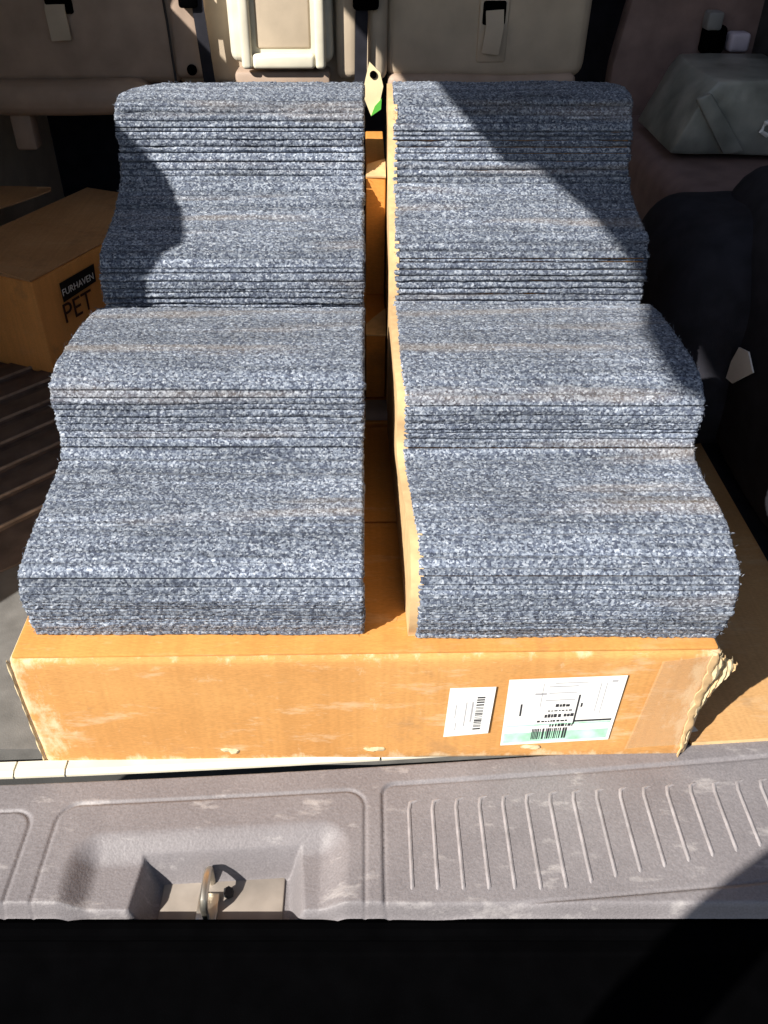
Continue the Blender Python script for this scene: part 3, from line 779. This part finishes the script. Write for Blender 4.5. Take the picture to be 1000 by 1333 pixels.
# ------------------------------------------------------------------ things on the right
def blob(cx, cy, cz, rx, ry, rz, e=2.6, amp=.012, freq=6, seed=0, n=3):
    b = bmesh.new(); bmesh.ops.create_icosphere(b, subdivisions=n+2, radius=1)
    for v in b.verts:
        p = v.co; k = (abs(p.x)**e+abs(p.y)**e+abs(p.z)**e)**(-1/e); p = p*k
        v.co = Vector((cx+p.x*rx, cy+p.y*ry, cz+p.z*rz))
    return jitter(b, amp, freq, 0, seed)
bg_ = thing('black_bag', 'large slumped black fabric bag against the right side wall', 'bag', (.79, 1.3, 0))
body = obj('bag_body', blob(.788, 1.25, .24, .146, .40, .24, 5, .012, 7, 1), BLACK, bg_)
obj('slumped_end', blob(.655, 1.50, .20, .15, .19, .22, 3.4, .012, 8, 2), BLACK, bg_)
obj('handle', tube([(.72, 1.12, .455), (.69, 1.17, .50), (.69, 1.26, .525), (.69, 1.36, .505), (.72, 1.42, .46)], .011, 8), DARKTRIM, bg_)
P = [(945, 492), (952, 470), (962, 452), (974, 458), (980, 485), (962, 494), (953, 499)]
pts = []
for u, v in P:
    d = _ray(u, v); pts.append(Vector((0, 0, CAM_Z))+d*(.628/d.x))
b = bmesh.new(); A_ = [b.verts.new(p) for p in pts]; B_ = [b.verts.new(p+Vector((.0025, 0, 0))) for p in pts]
b.faces.new(A_); b.faces.new(B_[::-1])
for i in range(len(A_)): b.faces.new((A_[i], B_[i], B_[(i+1) % len(A_)], A_[(i+1) % len(A_)]))
o = obj('care_tag', b, WHITE, bg_); o['label'] = 'small torn white tag'
# cloudy plastic tub on the wheel housing
tb = thing('plastic_tub', 'cloudy clear plastic tub on the brown ledge behind the bag', 'tub', (.75, 1.95, .397))
P = [at_y(u, v, 1.85) for u, v in [(871, 200), (905, 203), (1010, 203), (1060, 203), (1060, 103), (935, 104), (918, 122)]]
zmin = .398
obj('shell', jitter(prism([(p.x, max(p.z, zmin)) for p in P], 'y', 1.85, 2.12, .008), .004, 9, 2, 3), CLOUDY, tb)
P = [at_y(u, v, 1.846) for u, v in [(905, 128), (925, 120), (968, 196), (940, 200)]]
obj('moulded_ridge', prism([(p.x, max(p.z, zmin)) for p in P], 'y', 1.836, 1.852, .005), CLOUDY, tb)
p = at_y(994, 165, 1.84); obj('rim_clip', tube([(p.x+.03, 1.838, p.z+.012), (p.x, 1.836, p.z+.008), (p.x-.004, 1.836, p.z-.008), (p.x+.012, 1.838, p.z-.016)], .005, 6), WHITE, tb)
# fittings on the quarter trim, top right
ft = thing('cargo_hook', 'dark hook with pale end on the brown trim, top right', 'hook', at_y(935, 50, 2.27))
p = at_y(930, 50, 2.27); obj('socket', box(p.x-.035, p.x+.02, 2.24, 2.278, p.z-.03, p.z+.03, .012, 3), PLASTIC_BLACK, ft)
p = at_y(961, 54, 2.25); obj('pale_end', box(p.x-.024, p.x+.022, 2.23, 2.276, p.z-.02, p.z+.02, .008, 3), mat_simple('lilac_plastic', (.42, .38, .45), .5, .3), ft)
p = at_y(933, 26, 2.25); obj('lever', box(p.x-.024, p.x+.012, 2.235, 2.278, p.z-.02, p.z+.018, .006, 2), mat_simple('grey_plastic', (.20, .20, .20), .5, .3), ft)

# ------------------------------------------------------------------ ground and the person taking the picture (arm shades the sill corner)
struct('ground', box(-12, 12, -12, 12, -.80, -.75), mat_simple('asphalt', (.055, .054, .052), .9, .2, var=.25, scale=8, bump=.5, bscale=200))
def person():
    V = [(-.34, -.46, .20, .15, .11), (-.34, -.46, .38, .14, .10), (-.33, -.45, .55, .165, .115), (-.32, -.44, .68, .13, .10), (-.31, -.42, .755, .058, .058), (-.29, -.40, .83, .075, .085), (-.28, -.385, .93, .078, .095), (-.285, -.39, 1.0, .05, .06)]
    E = [(i, i+1) for i in range(7)]
    def chain(start, pts):
        a = start
        for p in pts:
            V.append(p if len(p) == 5 else (*p, p[3])); E.append((a, len(V)-1)); a = len(V)-1
        return a
    def hand(w, d):
        h = chain(w, [(V[w][0]+d*.03, V[w][1]+.055, V[w][2]+.045, .030, .014)])
        for k in range(4):
            x, y, z = V[h][:3]
            chain(h, [(x+d*.012, y+.030-.004*k, z+.022-.018*k, .0085), (x+d*.035, y+.046-.006*k, z+.026-.019*k, .008), (x+d*.055, y+.040-.006*k, z+.024-.019*k, .007)])
        x, y, z = V[w][:3]
        chain(w, [(x+d*.02, y+.022, z+.045, .011), (x+d*.045, y+.028, z+.062, .009)])
    la = chain(3, [(-.49, -.40, .70, .062), (-.40, -.245, .60, .046), (-.30, -.180, .705, .043), (-.12, -.092, .83, .031)]); hand(la, 1)
    ra = chain(3, [(-.15, -.46, .69, .062), (-.03, -.36, .55, .046), (.03, -.22, .70, .040), (.09, -.10, .835, .030)]); hand(ra, -1)
    for sx in (-1, 1):
        x = -.34+sx*.10
        chain(0, [(x, -.46, .10, .098), (x+sx*.01, -.45, -.27, .066), (x+sx*.015, -.48, -.66, .046), (x+sx*.02, -.36, -.715, .036)])
    me = bpy.data.meshes.new('person'); me.from_pydata([v[:3] for v in V], E, [])
    o = bpy.data.objects.new('person', me); col.objects.link(o)
    md = o.modifiers.new('skin', 'SKIN'); sv = me.skin_vertices[0].data if me.skin_vertices else None
    if sv is None:
        bm = bmesh.new(); bm.from_mesh(me); bm.verts.layers.skin.verify(); bm.to_mesh(me); bm.free(); sv = me.skin_vertices[0].data
    for i, v in enumerate(V): sv[i].radius = (v[3], v[4]); sv[i].use_root = (i == 0)
    o.modifiers.new('subsurf', 'SUBSURF').render_levels = 2
    me.materials.append(mat_simple('dark_jacket_cloth', (.06, .065, .08), .9, .15, var=.2, bump=.4, bscale=300))
    return tag(o, 'person in dark clothes holding up a phone, arm shading the sill corner', 'person')
person()
ph = thing('phone', 'black phone held up in both hands behind the sill', 'phone', (0, -.02, .907))
Mp = Matrix.Translation((0, 0, CAM_Z)) @ Matrix.Rotation(-PITCH, 4, 'X')
obj('case', box(-.036, .036, -.026, -.018, -.12, .03, .003, 2, M=Mp), PLASTIC_BLACK, ph)
obj('screen', box(-.033, .033, -.0275, -.0262, -.116, .026, .0004, 1, M=Mp), DARKTRIM, ph)
